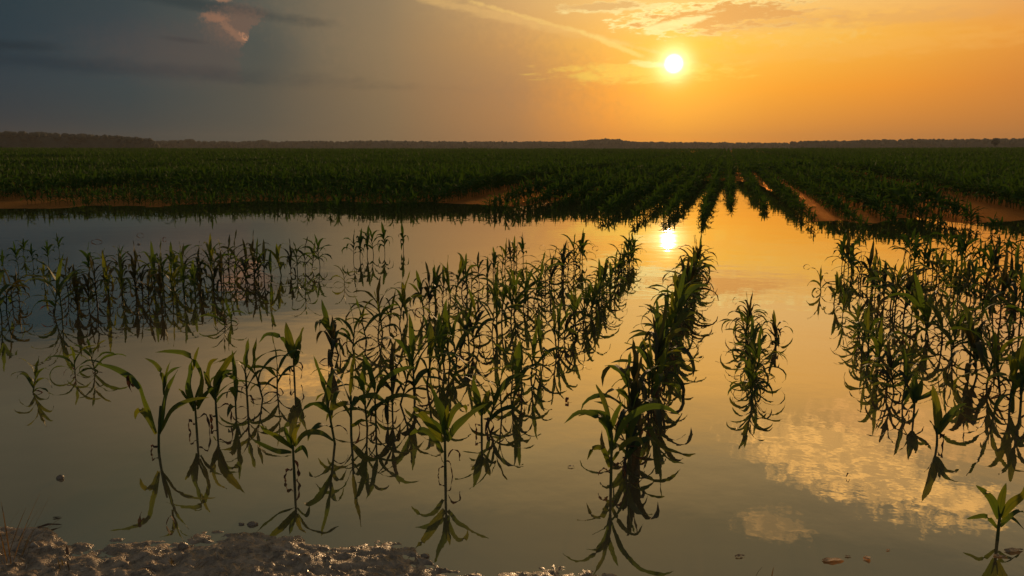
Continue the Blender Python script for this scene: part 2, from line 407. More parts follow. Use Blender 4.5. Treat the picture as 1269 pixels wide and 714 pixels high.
def build_ground():
    f = np.linspace(-50, 50, 640); rear = np.linspace(50, 310, 70)[1:-1]
    A = np.radians(np.concatenate([f, rear]))
    rr = np.concatenate([[0.02, .5, 1.0, 1.5, 1.9], np.arange(2.1, 3.7, .011), np.arange(3.7, 12, .25), np.arange(12, 36, .12)])
    g = [36.0]
    while g[-1] < 6000: g.append(g[-1]*1.035)
    rr = np.concatenate([rr, g])
    nA, nR = len(A), len(rr)
    RR, AA = np.meshgrid(rr, A, indexing='ij')
    X, Y = RR*np.sin(AA), RR*np.cos(AA)
    Zg = ground_z(X, Y)
    V = np.stack([X, Y, Zg], -1).reshape(-1, 3)
    i = np.arange(nR-1)[:, None]; j = np.arange(nA)[None, :]; j2 = (j+1) % nA
    F = np.stack(np.broadcast_arrays(i*nA+j, (i+1)*nA+j, (i+1)*nA+j2, i*nA+j2), -1).reshape(-1, 4)
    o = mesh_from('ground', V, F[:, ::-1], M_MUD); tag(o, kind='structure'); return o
build_ground()
wo = mesh_from('water', [(-90,-12,0),(90,-12,0),(90,75,0),(-90,75,0)], [(0,1,2,3)], M_WATER, smooth=False); tag(wo, kind='structure')

# ------------------------------------------------------------------ corn plants
def cat(pts, n):
    P = np.asarray(pts, float)
    if len(P) == 2: P = np.array([P[0], P[0]*.5+P[1]*.5, P[1]])
    Q = np.vstack([2*P[0]-P[1], P, 2*P[-1]-P[-2]])
    u = np.linspace(0, len(P)-1, n+1); out = []
    for q in u:
        k = min(int(q), len(P)-2); s = q-k
        p0, p1, p2, p3 = Q[k:k+4]
        out.append(.5*((2*p1)+(-p0+p2)*s+(2*p0-5*p1+4*p2-p3)*s*s+(-p0+3*p1-3*p2+p3)*s**3))
    return np.array(out)
def leaf_mesh(C, wid, r, cols=3, fold=.45, twist=0.0, wave=.12, base_w=.35, roll=0.0, face=0.0):
    """C centreline (n,3) -> verts, quads, uv"""
    n = len(C); T = np.gradient(C, axis=0); T /= np.linalg.norm(T, axis=1)[:, None]+1e-9
    hv = C[-1]-C[0]; hv[2] = 0
    if np.linalg.norm(hv) < 1e-3: hv = np.array([1., 0, 0])
    hv /= np.linalg.norm(hv); side0 = np.array([-hv[1], hv[0], 0])
    if face and side0[0] < 0: side0 = -side0
    u = np.linspace(0, 1, n)
    w = wid*np.clip(base_w+(1-base_w)*np.clip(u/.3, 0, 1)**.8, 0, 1)*np.clip(1-u**2.6, 0, 1)**.75
    w[-1] = wid*.02
    ph = r.uniform(0, 6); V = []; UV = []
    for i in range(n):
        side = side0
        if face:
            sf = np.cross(T[i], np.array([.35*math.sin(face*9), 1., -.3])); sf /= np.linalg.norm(sf)+1e-6
            if np.dot(sf, side0) < 0 and abs(np.dot(sf, side0)) > .2: sf = -sf
            side = side0*(1-face)+sf*face
        s = side - T[i]*np.dot(side, T[i]); s /= np.linalg.norm(s)
        nn = np.cross(s, T[i]); tw = roll+twist*u[i]
        s2 = s*math.cos(tw)+nn*math.sin(tw); n2 = np.cross(s2, T[i])
        n2 = n2 if n2[2] > 0 or True else -n2
        fd = fold*(1-u[i]*.8)
        for c in range(cols):
            q = -1+2*c/(cols-1)
            wv = wave*wid*math.sin(ph+u[i]*14+(1.7 if q > 0 else 0))*(abs(q) > .5)
            V.append(C[i]+s2*(q*w[i]/2*math.cos(fd))+n2*(-abs(q)*w[i]/2*math.sin(fd)+wv)); UV.append((u[i], c/(cols-1)))
    F = [(i*cols+c, (i+1)*cols+c, (i+1)*cols+c+1, i*cols+c+1) for i in range(n-1) for c in range(cols-1)]
    return np.array(V), np.array(F), np.array(UV)
def tube(C, rad, k=6, nodes=()):
    n = len(C); V = []; UV = []
    for i in range(n):
        for a in range(k):
            th = 2*math.pi*a/k
            V.append(C[i]+rad[i]*np.array([math.cos(th), math.sin(th), 0])); UV.append((i/(n-1)*.6, a/k))
    F = [(i*k+a, i*k+(a+1) % k, (i+1)*k+(a+1) % k, (i+1)*k+a) for i in range(n-1) for a in range(k)]
    return np.array(V), np.array(F), np.array(UV)
def merge(parts):
    V = []; F = []; U = []; o = 0
    for v, f, u in parts: V.append(v); F.append(f+o); U.append(u); o += len(v)
    return np.vstack(V), np.vstack(F), np.vstack(U)
def gen_curve(h0, az, L, th0, th1, nseg, pw=1.4, base=(0, 0)):
    u = (np.arange(nseg)+.5)/nseg; th = np.radians(th0+(th1-th0)*u**pw)
    step = L/nseg
    hor = np.concatenate([[0], np.cumsum(np.cos(th)*step)]); ver = np.concatenate([[0], np.cumsum(np.sin(th)*step)])
    return np.stack([base[0]+hor*math.cos(az), base[1]+hor*math.sin(az), h0+ver], -1)

def gen_plant(r, h=.46, nl=7, nseg=9, cols=3, lush=1.0, wither=2, spread=1.0, stalk_k=6, wmul=1.0, lmul=1.0, droop=0.0):
    """a generic maize plant h metres high; returns (stalk, [leaves], [withered leaves])"""
    lean = np.array([r.uniform(-.03, .03), r.uniform(-.03, .03)])*h/.46
    hs = h*r.uniform(.46, .58)
    zz = np.linspace(-.16, hs, 6); C = np.stack([lean[0]*np.clip(zz, 0, 1)/hs*1.0, lean[1]*np.clip(zz, 0, 1)/hs, zz], -1)
    st = tube(C, np.linspace(.0075, .0055, 6)*lush*(h/.46), stalk_k)
    az0 = r.uniform(0, math.tau); leaves = []
    for i in range(nl):
        f = i/(nl-1); z0 = hs*(.36+.62*f); az = az0+math.pi*i+r.uniform(-.45, .45)
        L = h*(.46+.34*math.sin(math.pi*(.2+.7*f)))*r.uniform(.8, 1.2)*lmul
        th0 = 46+36*f+r.uniform(-8, 8); th1 = (-85+105*f)*spread+r.uniform(-35, 25)-droop*r.uniform(.4, 1.1)
        if i == nl-1: th0, th1 = 86, r.uniform(60, 84)
        c = gen_curve(z0, az, L, th0, th1, nseg, r.uniform(1.2, 2.0), (lean[0]*z0/hs, lean[1]*z0/hs))
        leaves.append(leaf_mesh(c, h*r.uniform(.062, .096)*wmul, r, cols, r.uniform(.2, .5), r.uniform(-1.1, 1.1), roll=r.uniform(-.5, .5)))
    wl = []
    for i in range(wither):
        z0 = h*r.uniform(.05, .3); c = gen_curve(z0, r.uniform(0, math.tau), h*r.uniform(.2, .42), r.uniform(20, 70), r.uniform(-110, -60), max(nseg-2, 3), 1.0)
        wl.append(leaf_mesh(c, h*.032, r, cols, .5, r.uniform(-1.5, 1.5), .2))
    return st, leaves, wl

def plant_object(name, spec, loc=(0, 0, 0), link=True, rotz=0, ml=None):
    st, lv, wl = spec
    root = bpy.data.objects.new(name, None); root.location = loc; root.rotation_euler.z = rotz; root.empty_display_size = .05
    kids = [mesh_from('stalk', *st[:2], M_STALK, UV=st[2], parent=root, link=link)]
    for l in lv: kids.append(mesh_from('leaf', *l[:2], ml or M_LEAF, UV=l[2], parent=root, link=link))
    for l in wl:
        k = mesh_from('withered_leaf', *l[:2], M_DRY, UV=l[2], parent=root, link=link); k['label'] = 'brown withered lower leaf'; kids.append(k)
    if link: col.objects.link(root)
    return root, kids

# prototypes ------------------------------------------------
pr = random.Random(5)
PROTO = []
for i in range(14):
    spec = gen_plant(pr, .46, nl=pr.choice([5, 6, 6, 7]), wither=pr.choice([1, 2, 3, 4]), spread=pr.uniform(.5, 1.2), lmul=pr.uniform(.8, 1.0), droop=pr.choice([0, 0, 0, 0, 30]))
    PROTO.append(plant_object('corn_plant', spec, link=False))
NUP = len(PROTO)
for i in range(8):      # wilting plants with hanging, hooked leaves
    spec = gen_plant(pr, .46, nl=pr.choice([7, 8]), wither=3, spread=1.2, lmul=1.1, droop=60)
    PROTO.append(plant_object('corn_plant', spec, link=False, ml=M_WILT if i % 2 else None))
SIMPLE = []     # distant copies: one mesh each
for i in range(8):
    st, lv, wl = gen_plant(pr, .46, nl=6, nseg=7, lmul=.88, wither=2, stalk_k=4, droop=50 if i > 3 else 0)
    v, f, u = merge([st]+lv+wl); o = mesh_from('corn_plant', v, f, M_WILT if i > 4 else M_LEAF, UV=u, link=False); SIMPLE.append(o)

def place_copy(k, x, y, h, simple_=False, wilt=False):
    s = h/.46*rnd.uniform(.97, 1.03)
    if simple_:
        o = SIMPLE[4+k % 4 if wilt else k % len(SIMPLE)].copy(); o.location = (x, y, 0); o.rotation_euler = (rnd.uniform(-.06, .06), rnd.uniform(-.06, .06), rnd.uniform(0, 6.28)); o.scale = (s, s, s)
        col.objects.link(o); return o
    root, kids = PROTO[NUP+k % 8 if wilt else k % (NUP+2)]
    r = root.copy(); r.location = (x, y, 0); r.rotation_euler = (rnd.gauss(0, .09), rnd.gauss(0, .09), rnd.uniform(0, 6.28)); r.scale = (s, s, s)
    col.objects.link(r)
    for c in kids:
        c2 = c.copy(); c2.parent = r; col.objects.link(c2)
    return r

# hero plants: leaves traced as (side, up, depth) pixel polylines about the base ------------
def hero(x, y, leaves, stalk_h, label, dry=(), lw=None, sr=.0065, bend=0):
    s = scale_at(x, y); p = at(x, y); r = random.Random(int(x*7+y))
    zz = np.linspace(-.10/s, stalk_h, 7)
    C = np.stack([bend*(np.clip(zz, 0, None)/stalk_h)**1.5, 0*zz, zz], -1)*s
    st = tube(C, np.linspace(sr*1.15, sr*.75, 7), 8)
    L = []; D_ = []
    for k, (w, pts) in enumerate(leaves):
        dep = r.choice([-1, 1])*r.uniform(.15, .5)
        P = []
        for q in pts:
            d = q[2] if len(q) > 2 else dep*abs(q[0]-pts[0][0])
            P.append((q[0], d, q[1]))
        c = cat(P, 12)*s
        L.append(leaf_mesh(c, w*s*.92, r, 5, r.uniform(.15, .35), r.uniform(-.4, .4), .08, .45, face=r.uniform(.6, .9)))
    for w, pts in dry:
        c = cat([(q[0], (q[2] if len(q) > 2 else 0), q[1]) for q in pts], 9)*s
        D_.append(leaf_mesh(c, w*s, r, 3, .5, r.uniform(-1, 1), .25))
    root, _ = plant_object('corn_plant', (st, L, D_), loc=p)
    tag(root, label, 'corn plant', 'corn plants standing in the flood water')
    return root

HEROES = [
 (552,590,[(15,[(1,52),(-2,75),(-9,97),(-15,114)]),(13,[(-2,44),(-14,62),(-26,80),(-38,92)]),(9,[(-3,30),(-14,49),(-28,57),(-40,52),(-45,47)]),
   (12,[(2,45),(12,62),(28,76),(52,90)]),(9,[(2,60),(9,80),(18,89),(25,86),(26,77)]),(9,[(-1,56),(-12,66),(-28,73),(-40,76)]),(10,[(0,60),(3,78),(4,92)])],
   62,'bright green corn plant with one broad upright leaf, alone at centre near the mud',
   [(5,[(3,24),(10,34),(17,30),(18,20)]),(4,[(1,20),(6,16),(8,2),(11,-4)]),(4,[(-1,12),(-7,10),(-9,-1)])],0),
 (757,600,[(10,[(0,40),(-4,70),(-20,90),(-42,96),(-60,84)]),(9,[(-1,60),(-6,95),(-14,115),(-20,126)]),(8,[(-2,22),(-10,44),(-22,44),(-29,28)]),
   (10,[(2,50),(16,84),(40,104),(60,106),(76,99)]),(8,[(2,30),(14,52),(30,62),(40,48)]),(8,[(0,72),(4,90),(12,108)]),(8,[(0,70),(-8,88),(-28,92)])],
   66,'nearest plant of the dense corn row below the sun reflection, long leaves arching both ways',
   [(5,[(-1,14),(-10,20),(-16,12)]),(5,[(2,22),(12,26),(18,10)])],0),
 (197,561,[(9,[(-1,26),(-12,60),(-24,92),(-44,110),(-72,103)][:2]+[(-20,84),(-28,96)]),(9,[(-18,82),(-30,96),(-52,106),(-76,110)]),(9,[(-2,24),(-12,44),(-22,52),(-30,48),(-33,38)]),
   (11,[(2,24),(6,50),(16,84),(28,104)]),(8,[(3,26),(16,52),(36,64),(60,66)]),(7,[(12,74),(12,96),(2,112),(-14,118)]),(7,[(12,80),(20,102),(38,112)]),(6,[(12,78),(16,100),(24,118)])],
   60,'leftmost near corn plant, one long yellow-green leaf reaching flat to the left',
   [(6,[(-2,6),(-8,8),(-9,-1)]),(6,[(-26,84),(-32,98),(-28,78)])],6),
 (244,536,[(14,[(0,28),(-5,52),(-3,76),(0,92)]),(8,[(0,40),(10,70),(-4,98),(-30,101),(-52,98)]),(8,[(2,34),(10,52),(14,72)]),(7,[(2,30),(12,48),(26,58)]),(6,[(-2,30),(-12,52),(-16,58)]),(5,[(0,80),(4,98),(8,108)])],
   42,'second plant of the left near row, bulging upright leaves and one leaf arching left',
   [(6,[(-2,10),(-9,14),(-8,-1)]),(5,[(2,18),(13,22),(16,0)])],0),
 (269,525,[(12,[(0,34),(4,58),(16,78),(28,92)]),(10,[(0,30),(-6,52),(-4,76),(8,84)]),(7,[(1,40),(10,60),(24,52),(20,36)]),(7,[(-2,34),(-10,56),(-14,66)]),(8,[(0,48),(10,64),(22,66)])],
   46,'third plant of the left near row, yellowing top leaf leaning right',
   [(6,[(-2,8),(-7,10),(-6,-1)]),(5,[(2,20),(16,24),(18,2)])],0),
 (365,595,[(10,[(0,40),(-14,56),(-28,68),(-36,78)]),(8,[(-2,42),(-6,58),(-9,72)]),(9,[(2,44),(18,62),(38,64),(56,54)]),(9,[(0,44),(2,60),(10,74)]),(8,[(-2,36),(-22,42),(-48,62)]),(7,[(2,36),(14,44),(20,30)])],
   46,'bushy low corn plant in front of the left near row, leaves spreading wide',
   [(8,[(-2,14),(-10,10),(-11,-2)]),(6,[(2,26),(5,10),(3,-2)])],0),
 (365,473,[(13,[(0,30),(-4,52),(-7,76)]),(11,[(1,32),(6,50),(13,68)]),(7,[(-1,32),(-12,56),(-28,62),(-38,52)]),(8,[(1,30),(6,40),(8,52)]),(8,[(0,20),(4,30),(5,40)]),(6,[(-2,30),(-8,44),(-12,50)])],
   36,'tall corn plant with broad pale upright leaves standing apart over the orange cloud reflection',
   [(5,[(-1,12),(-5,16),(-5,-2)]),(4,[(2,28),(10,20),(8,4)])],0),
 (597,538,[(12,[(0,24),(-6,50),(-11,72)]),(10,[(1,30),(6,46),(10,56)]),(8,[(-1,28),(-6,40),(-14,48)]),(7,[(2,26),(12,40),(18,36)])],
   32,'small corn plant just right of the lone centre plant, dark upright leaves',
   [(5,[(-2,10),(-7,12),(-6,-1)]),(5,[(2,20),(14,14),(10,-2)])],0),
 (1161,552,[(12,[(0,14),(-2,40),(-6,60),(-10,78)]),(11,[(1,16),(14,34),(30,40),(40,38)]),(7,[(-1,12),(-8,26),(-14,34)]),(10,[(2,24),(6,34),(7,44)]),(7,[(3,28),(20,46),(36,52)])],
   22,'second plant from the near end of the right front row, tall twisted leaf',
   [(5,[(2,8),(7,14),(6,-4)])],-2),
 (1132,517,[(11,[(0,18),(-1,36),(-2,54)]),(9,[(1,20),(6,36),(8,48)]),(7,[(-1,18),(-10,34),(-18,40)]),(7,[(2,22),(16,32),(22,40)]),(8,[(0,20),(-3,30),(2,40)])],
   24,'third plant from the near end of the right front row, compact upright leaves',
   [(4,[(-2,6),(-6,8),(-5,-1)])],0),
 (1236,668,[(11,[(-1,26),(-14,52),(-28,66),(-44,78)]),(12,[(2,28),(10,48),(20,62),(22,76)]),(11,[(0,30),(0,52),(3,74)]),(7,[(-1,14),(-14,28),(-26,26),(-36,22)]),(7,[(2,16),(14,26),(28,32),(40,28)]),(6,[(2,22),(12,30),(30,14)])],
   34,'nearest right-hand corn plant with three broad leaves, cut by the lower right edge',
   [],0),
]
for h_ in HEROES:
    x, y, lv, sh, lab, dry, bd = h_
    hero(x, y, lv, sh, lab, dry, bend=bd)

# rows of flooded plants: base pixels of their ends, spacing (m), heights (m)
ORD = ['first','second','third','fourth','fifth','sixth','seventh','eighth','ninth','tenth','eleventh','twelfth','thirteenth','fourteenth','fifteenth','sixteenth','seventeenth','eighteenth','nineteenth','twentieth']
ROWS = [ # (description, [(segment)], ) segment = list of explicit points or ('line', p0, p1, spacing), h range
 ('left near row', 3, [('pts',[(292,512),(307,504),(327,494),(343,485)]),('pts',[(409,448),(422,440)]),('line',(436,433),(652,322),.19)], (.36,.47)),
 ('row behind the bushy low plant', 0, [('pts',[(415,550),(435,540),(456,530),(466,523)]),('line',(482,514),(722,324),.185)], (.38,.48)),
 ('middle row behind the lone centre plant', 0, [('line',(606,528),(680,447),.18),('line',(688,438),(786,321),.17)], (.34,.42)),
 ('dense row below the sun reflection', 1, [('pts',[(772,575),(781,555)]),('line',(786,541),(866,334),.17)], (.40,.50)),
 ('lone clump right of the sun reflection', 0, [('line',(936,503),(925,404),.14),('pts',[(963,428),(968,420)])], (.26,.34)),
 ('right front row', 3, [('pts',[(1117,500),(1108,490)]),('line',(1100,482),(1058,410),.14),('pts',[(1044,392),(1033,376),(1018,362)])], (.30,.38)),
 ('tall row ending at the right edge', 0, [('line',(1266,512),(1040,331),.19)], (.42,.52)),
 ('second tall row at the right edge', 0, [('line',(1268,413),(1118,322),.19)], (.42,.50)),
 ('third row at the right edge', 0, [('line',(1272,366),(1172,321),.19)], (.38,.48)),
 ('farthest short row at the right edge', 0, [('line',(1275,334),(1232,318),.2)], (.34,.42)),
 ('sparse broken row at left', 0, [('pts',[(38,487)]),('pts',[(93,465),(120,460)]),('pts',[(279,403),(289,399),(336,380),(378,368),(428,353)])], (.28,.33)),
 ('front row of the left thicket', 0, [('line',(183,380),(402,329),.14),('pts',[(438,323),(446,320),(455,318),(463,316),(477,314),(500,311)])], (.40,.48)),
 ('middle row of the left thicket', 0, [('line',(66,391),(320,334),.14)], (.44,.54)),
 ('third row of the left thicket', 0, [('pts',[(2,392),(8,388)]),('line',(84,367),(235,336),.17)], (.40,.48)),
 ('back row of the left thicket', 0, [('pts',[(15,375),(24,372)]),('line',(55,354),(170,331),.25)], (.32,.40)),
 ('scattered row at the far left edge', 0, [('line',(4,336),(60,324),.3),('line',(30,318),(96,311),.4)], (.28,.34)),
]
cands = []
for ri, (desc, n0, segs, hr) in enumerate(ROWS):
    pts = []
    for sg in segs:
        if sg[0] == 'pts':
            for (x, y) in sg[1]: pts.append(at(x, y)[:2])
        else:
            p0, p1 = np.array(at(*sg[1])[:2]), np.array(at(*sg[2])[:2]); Ld = np.linalg.norm(p1-p0); q = 0
            while q <= Ld:
                pts.append(tuple(p0+(p1-p0)*q/Ld + np.array([rnd.gauss(0, .014), rnd.gauss(0, .014)]))); q += sg[3]*rnd.uniform(.75, 1.4)
    for i, p in enumerate(pts): cands.append((math.hypot(*p), ri, i+n0, p, rnd.uniform(*hr), len(pts)+n0))
cands.sort(key=lambda c: c[0])
NIND = 300-len(HEROES)
print('flooded plants', len(cands)+len(HEROES))
indiv = sorted(cands[:NIND], key=lambda c: (c[1], c[2])); REST = cands[NIND:]
for k, (d, ri, i, p, h, n) in enumerate(indiv):
    simple_ = d > 8.2
    desc = ROWS[ri][0]; left_ = ri >= 10
    o = place_copy(rnd.randrange(100), p[0], p[1], h, simple_, rnd.random() < (.5 if ri > 10 else 0 if ri == 10 else .08))
    if desc == 'left near row' or True:
        if i < 14: lab = f'{ORD[i]} corn plant from the near end of the {desc}'
        else: lab = f'small far corn plant beyond the fourteenth in the {desc}'
    sink = rnd.uniform(0, .07)
    if ri == 10: sink = .06
    elif ri == 11 and d > 10.5: sink = .16
    o.location.z = -sink
    tag(o, lab, 'corn plant', 'corn plants standing in the flood water')

# ------------------------------------------------------------------ the field beyond, one mass
def tile(variants, P, hs, rot, which):
    Vs = []; Fs = []; Us = []; off = 0
    for k, (v, f, u) in enumerate(variants):
        m = which == k
        if not m.any(): continue
        c, s = np.cos(rot[m])[:, None], np.sin(rot[m])[:, None]; sc = hs[m][:, None]
        X = (v[None, :, 0]*c - v[None, :, 1]*s)*sc + P[m][:, 0:1]
        Y = (v[None, :, 0]*s + v[None, :, 1]*c)*sc + P[m][:, 1:2]
        Z = v[None, :, 2]*sc + P[m][:, 2:3]
        n = m.sum(); Vs.append(np.stack([X, Y, Z], -1).reshape(-1, 3))
        Fs.append((f[None]+(np.arange(n)*len(v))[:, None, None]).reshape(-1, 4)+off); Us.append(np.tile(u, (n, 1))); off += n*len(v)
    return np.vstack(Vs), np.vstack(Fs), np.vstack(Us)
vr = random.Random(3)
LOD = []
for (nl, nseg, cols, sk, wm) in ((7, 5, 3, 4, 1.2), (6, 3, 2, 3, 1.5), (5, 2, 2, 3, 2.0)):
    vs = []
    for i in range(10):
        st, lv, wl = gen_plant(vr, 1.0, nl, nseg, cols, lush=.8 if nseg > 3 else 1, wither=0, stalk_k=sk, wmul=wm, spread=.9, lmul=.82, droop=(55 if i % 2 else 0) if nseg > 3 else 0)
        vs.append(merge(([st] if nseg > 2 else [])+lv))
    LOD.append(vs)
field_start = interp_px([(-600,258),(0,257),(140,257),(230,260),(430,259),(500,264),(640,265),(690,259),(730,265),(745,274),(880,273),(892,252),(905,258),(925,256),(945,262),(975,267),(1010,275),(1100,284),(1269,287),(1700,287)])
s_known = {0: .10*HC, 1: .70*HC, -1: -.34*HC, -2: -.88*HC, -3: -1.325*HC, -4: -1.885*HC}
def lat_of(k):
    if k in s_known: return s_known[k]*.985
    if k > 0: return s_known[1]*.985+(k-1)*.75
    return s_known[-4]*.985+(k+4)*.75
def field_points(d0, d1, step, rowstep):
    out = []
    for k in range(-900, 900, rowstep):
        lt = lat_of(k)
        if abs(lt) > d1: continue
        if k % 17 in (7, 8) and abs(k) > 5: continue              # tramline
        lo = max(d0*.8, 5); L = np.arange(lo, d1, step)
        L = L + rng.uniform(-.35, .35, len(L))*step
        x = ndir[0]*(lt+rng.normal(0, 1, len(L))*np.where(L > 42, .11, .03)) + rdir[0]*L; y = ndir[1]*lt + rdir[1]*L
        r = np.hypot(x, y); a = np.arctan2(x, y)
        m = (r >= d0) & (r < d1) & (np.abs(a) < R(39)) & (r > field_start(a)-1.3*(vnoise(x*.9, y*.9, 91) > .5)+.15)
        out.append(np.stack([x[m], y[m]], -1))
    return np.vstack(out)
allV = []; allF = []; allU = []; off = 0
for (d0, d1, step, rs, lod, hm) in ((0, 34, .17, 1, 0, 1.0), (34, 85, .22, 1, 1, 1.0), (85, 170, .42, 1, 2, 1.08), (170, 420, 1.3, 2, 2, 1.25)):
    P2 = field_points(d0, d1, step, rs)
    r = np.hypot(P2[:, 0], P2[:, 1]); a = np.arctan2(P2[:, 0], P2[:, 1])
    z = ground_z(P2[:, 0], P2[:, 1]); e = r-field_start(a)
    patchy = fbm(P2[:, 0]*.10+3, P2[:, 1]*.16, 3, 77); lt_ = P2[:, 0]*ndir[0]+P2[:, 1]*ndir[1]
    h = (.44+.24*np.clip(e/8, 0, 1)+.5*(patchy-.5))*rng.uniform(.8, 1.18, len(r))*hm
    h = h*(1-.30*np.exp(-(lt_/2.6)**2)*np.clip(1-e/26, 0, 1))*np.where((lt_ > 0) & (e < 4), .85, 1)
    keep = rng.uniform(0, 1, len(r)) < np.where(e < .3, .45, np.clip(.75+e/5, 0, 1))
    keep &= ~((z < -.08) & (rng.uniform(0, 1, len(r)) < .35))
    P2 = P2[keep]; z = z[keep]; h = h[keep]
    print('field', d0, len(P2))
    P = np.stack([P2[:, 0], P2[:, 1], np.maximum(z, -.05)], -1)
    v, f, u = tile(LOD[lod], P, h, rng.uniform(0, 6.28, len(P)), rng.integers(0, 10, len(P)))
    allV.append(v); allF.append(f+off); allU.append(u); off += len(v)
for c in REST:     # the smallest flooded plants, past the first 300
    pass
if REST:
    P = np.array([(c[3][0], c[3][1], 0) for c in REST]); h = np.array([c[4] for c in REST])
    v, f, u = tile(LOD[0], P, h, rng.uniform(0, 6.28, len(P)), rng.integers(0, 10, len(P)))
    allV.append(v); allF.append(f+off); allU.append(u); off += len(v)
fo = mesh_from('corn_field', np.vstack(allV), np.vstack(allF), M_FIELD, UV=np.vstack(allU))
tag(fo, 'dense dark green corn field in long rows beyond the pond', 'corn field', kind='stuff')

# ------------------------------------------------------------------ far woods
ico = bpy.data.meshes.new('tmp')
import bmesh
bm = bmesh.new(); bmesh.ops.create_icosphere(bm, subdivisions=2, radius=1); bm.verts.ensure_lookup_table()
IV = np.array([v.co[:] for v in bm.verts]); IF = np.array([[v.index for v in f.verts] for f in bm.faces]); bm.free()
def wood(name, prof, dist, label, n, dep=60, lump=(5, 9)):
    """prof: (x, y_top) of the skyline in the photo"""
    V = []; F = []; off = 0
    xs = [p[0] for p in prof]; ys = [p[1] for p in prof]
    for i in range(n):
        x = rnd.uniform(xs[0], xs[-1]); yt = np.interp(x, xs, ys)
        dd = ray(x, HOR); az_ = math.atan2(dd[0], dd[1]); r = dist+rnd.uniform(0, dep)
        top = (HC + (HOR-yt)/FPX*dist/math.cos(az_)*.98)*rnd.choice([.55, .72, .88, .95, .98, 1.0, 1.0, 1.04])
        w = rnd.uniform(*lump); hgt = rnd.uniform(.8, 1.2)*w
        cx, cy = math.sin(az_)*r, math.cos(az_)*r
        nz = 1+(rng.uniform(-.22, .22, len(IV)))[:, None]
        v = IV*nz*np.array([w, w, hgt])+np.array([cx, cy, top-hgt]); V.append(v); F.append(IF+off); off += len(v)
        v = v.copy(); 
    # solid understorey so that no daylight shows between the stems
    N = max(8, int((xs[-1]-xs[0])/4)); xx = np.linspace(xs[0], xs[-1], N); vv = []
    for x in xx:
        yt = np.interp(x, xs, ys); dd = ray(x, HOR); a_ = math.atan2(dd[0], dd[1])
        top = (HC+(HOR-yt)/FPX*dist/math.cos(a_))*.80
        for rr_, zz in ((dist+4, -2), (dist+8, top), (dist+dep, top), (dist+dep+6, -2)):
            vv.append((math.sin(a_)*rr_, math.cos(a_)*rr_, zz))
    vv = np.array(vv); ff = []
    for i in range(N-1):
        for j in range(3):
            a0 = i*4+j; ff += [(a0, a0+4, a0+5), (a0, a0+5, a0+1)]
    V.append(vv); F.append(np.array(ff)+off)
    o = mesh_from(name, np.vstack(V), np.vstack(F), M_WOOD); tag(o, label, 'woodland', kind='stuff'); return o
wood('far_woodland', [(-420,170),(0,171),(40,170.5),(100,171.5),(165,173),(188,175),(196,181)], 1000, 'taller dark strip of woodland on the horizon at far left', 1100, 60, (1.6, 4))
wood('far_woodland', [(180,178),(230,176),(236,174.5),(243,177),(300,177),(330,175),(336,177),(375,175.5),(420,176),(470,174.5),(520,175.5),(600,175.5),(700,175.5),(730,174),(750,172.5),(768,173),(785,176),(860,177),(975,178.5),(982,183)], 1500, 'long low hazy treeline along the middle of the horizon', 2200, 90, (2.2, 5.5))
wood('far_woodland', [(980,177),(1000,176.5),(1100,176),(1200,176.5),(1269,177),(1700,175)], 1300, 'flat topped woodland on the horizon at right', 1300, 80, (2, 4.5))

# lone tree on the right horizon
def lone_tree(x, ytop, dist, label):
    dd = ray(x, HOR); a_ = math.atan2(dd[0], dd[1]); px, py = math.sin(a_)*dist, math.cos(a_)*dist
    top = HC+(HOR-ytop)/FPX*dist
    root = bpy.data.objects.new('tree', None); root.location = (px, py, 1.5); col.objects.link(root)
    C = np.array([(0, 0, 0), (.1, 0, top*.35), (.2, .1, top*.75)]); v, f, u = tube(C, [.35, .28, .12], 7)
    mesh_from('trunk', v, f, M_BARK, parent=root)
    V = []; F = []; off = 0
    for i in range(260):
        q = np.array([rnd.gauss(0, 1), rnd.gauss(0, 1), rnd.gauss(0, 1)]); q /= np.linalg.norm(q); q *= rnd.random()**.4
        c = q*np.array([2.6, 2.6, 2.4])+np.array([0, 0, top-4.0]); s = rnd.uniform(.35, .7)
        v = IV[:12] if False else IV; v = v*s*(1+rng.uniform(-.3, .3, len(v)))[:, None]+c; V.append(v); F.append(IF+off); off += len(v)
    mesh_from('crown', np.vstack(V), np.vstack(F), M_WOOD, parent=root)
    tag(root, label, 'tree')
lone_tree(1232, 174.5, 700, 'lone round tree rising above the horizon wood near the right edge')

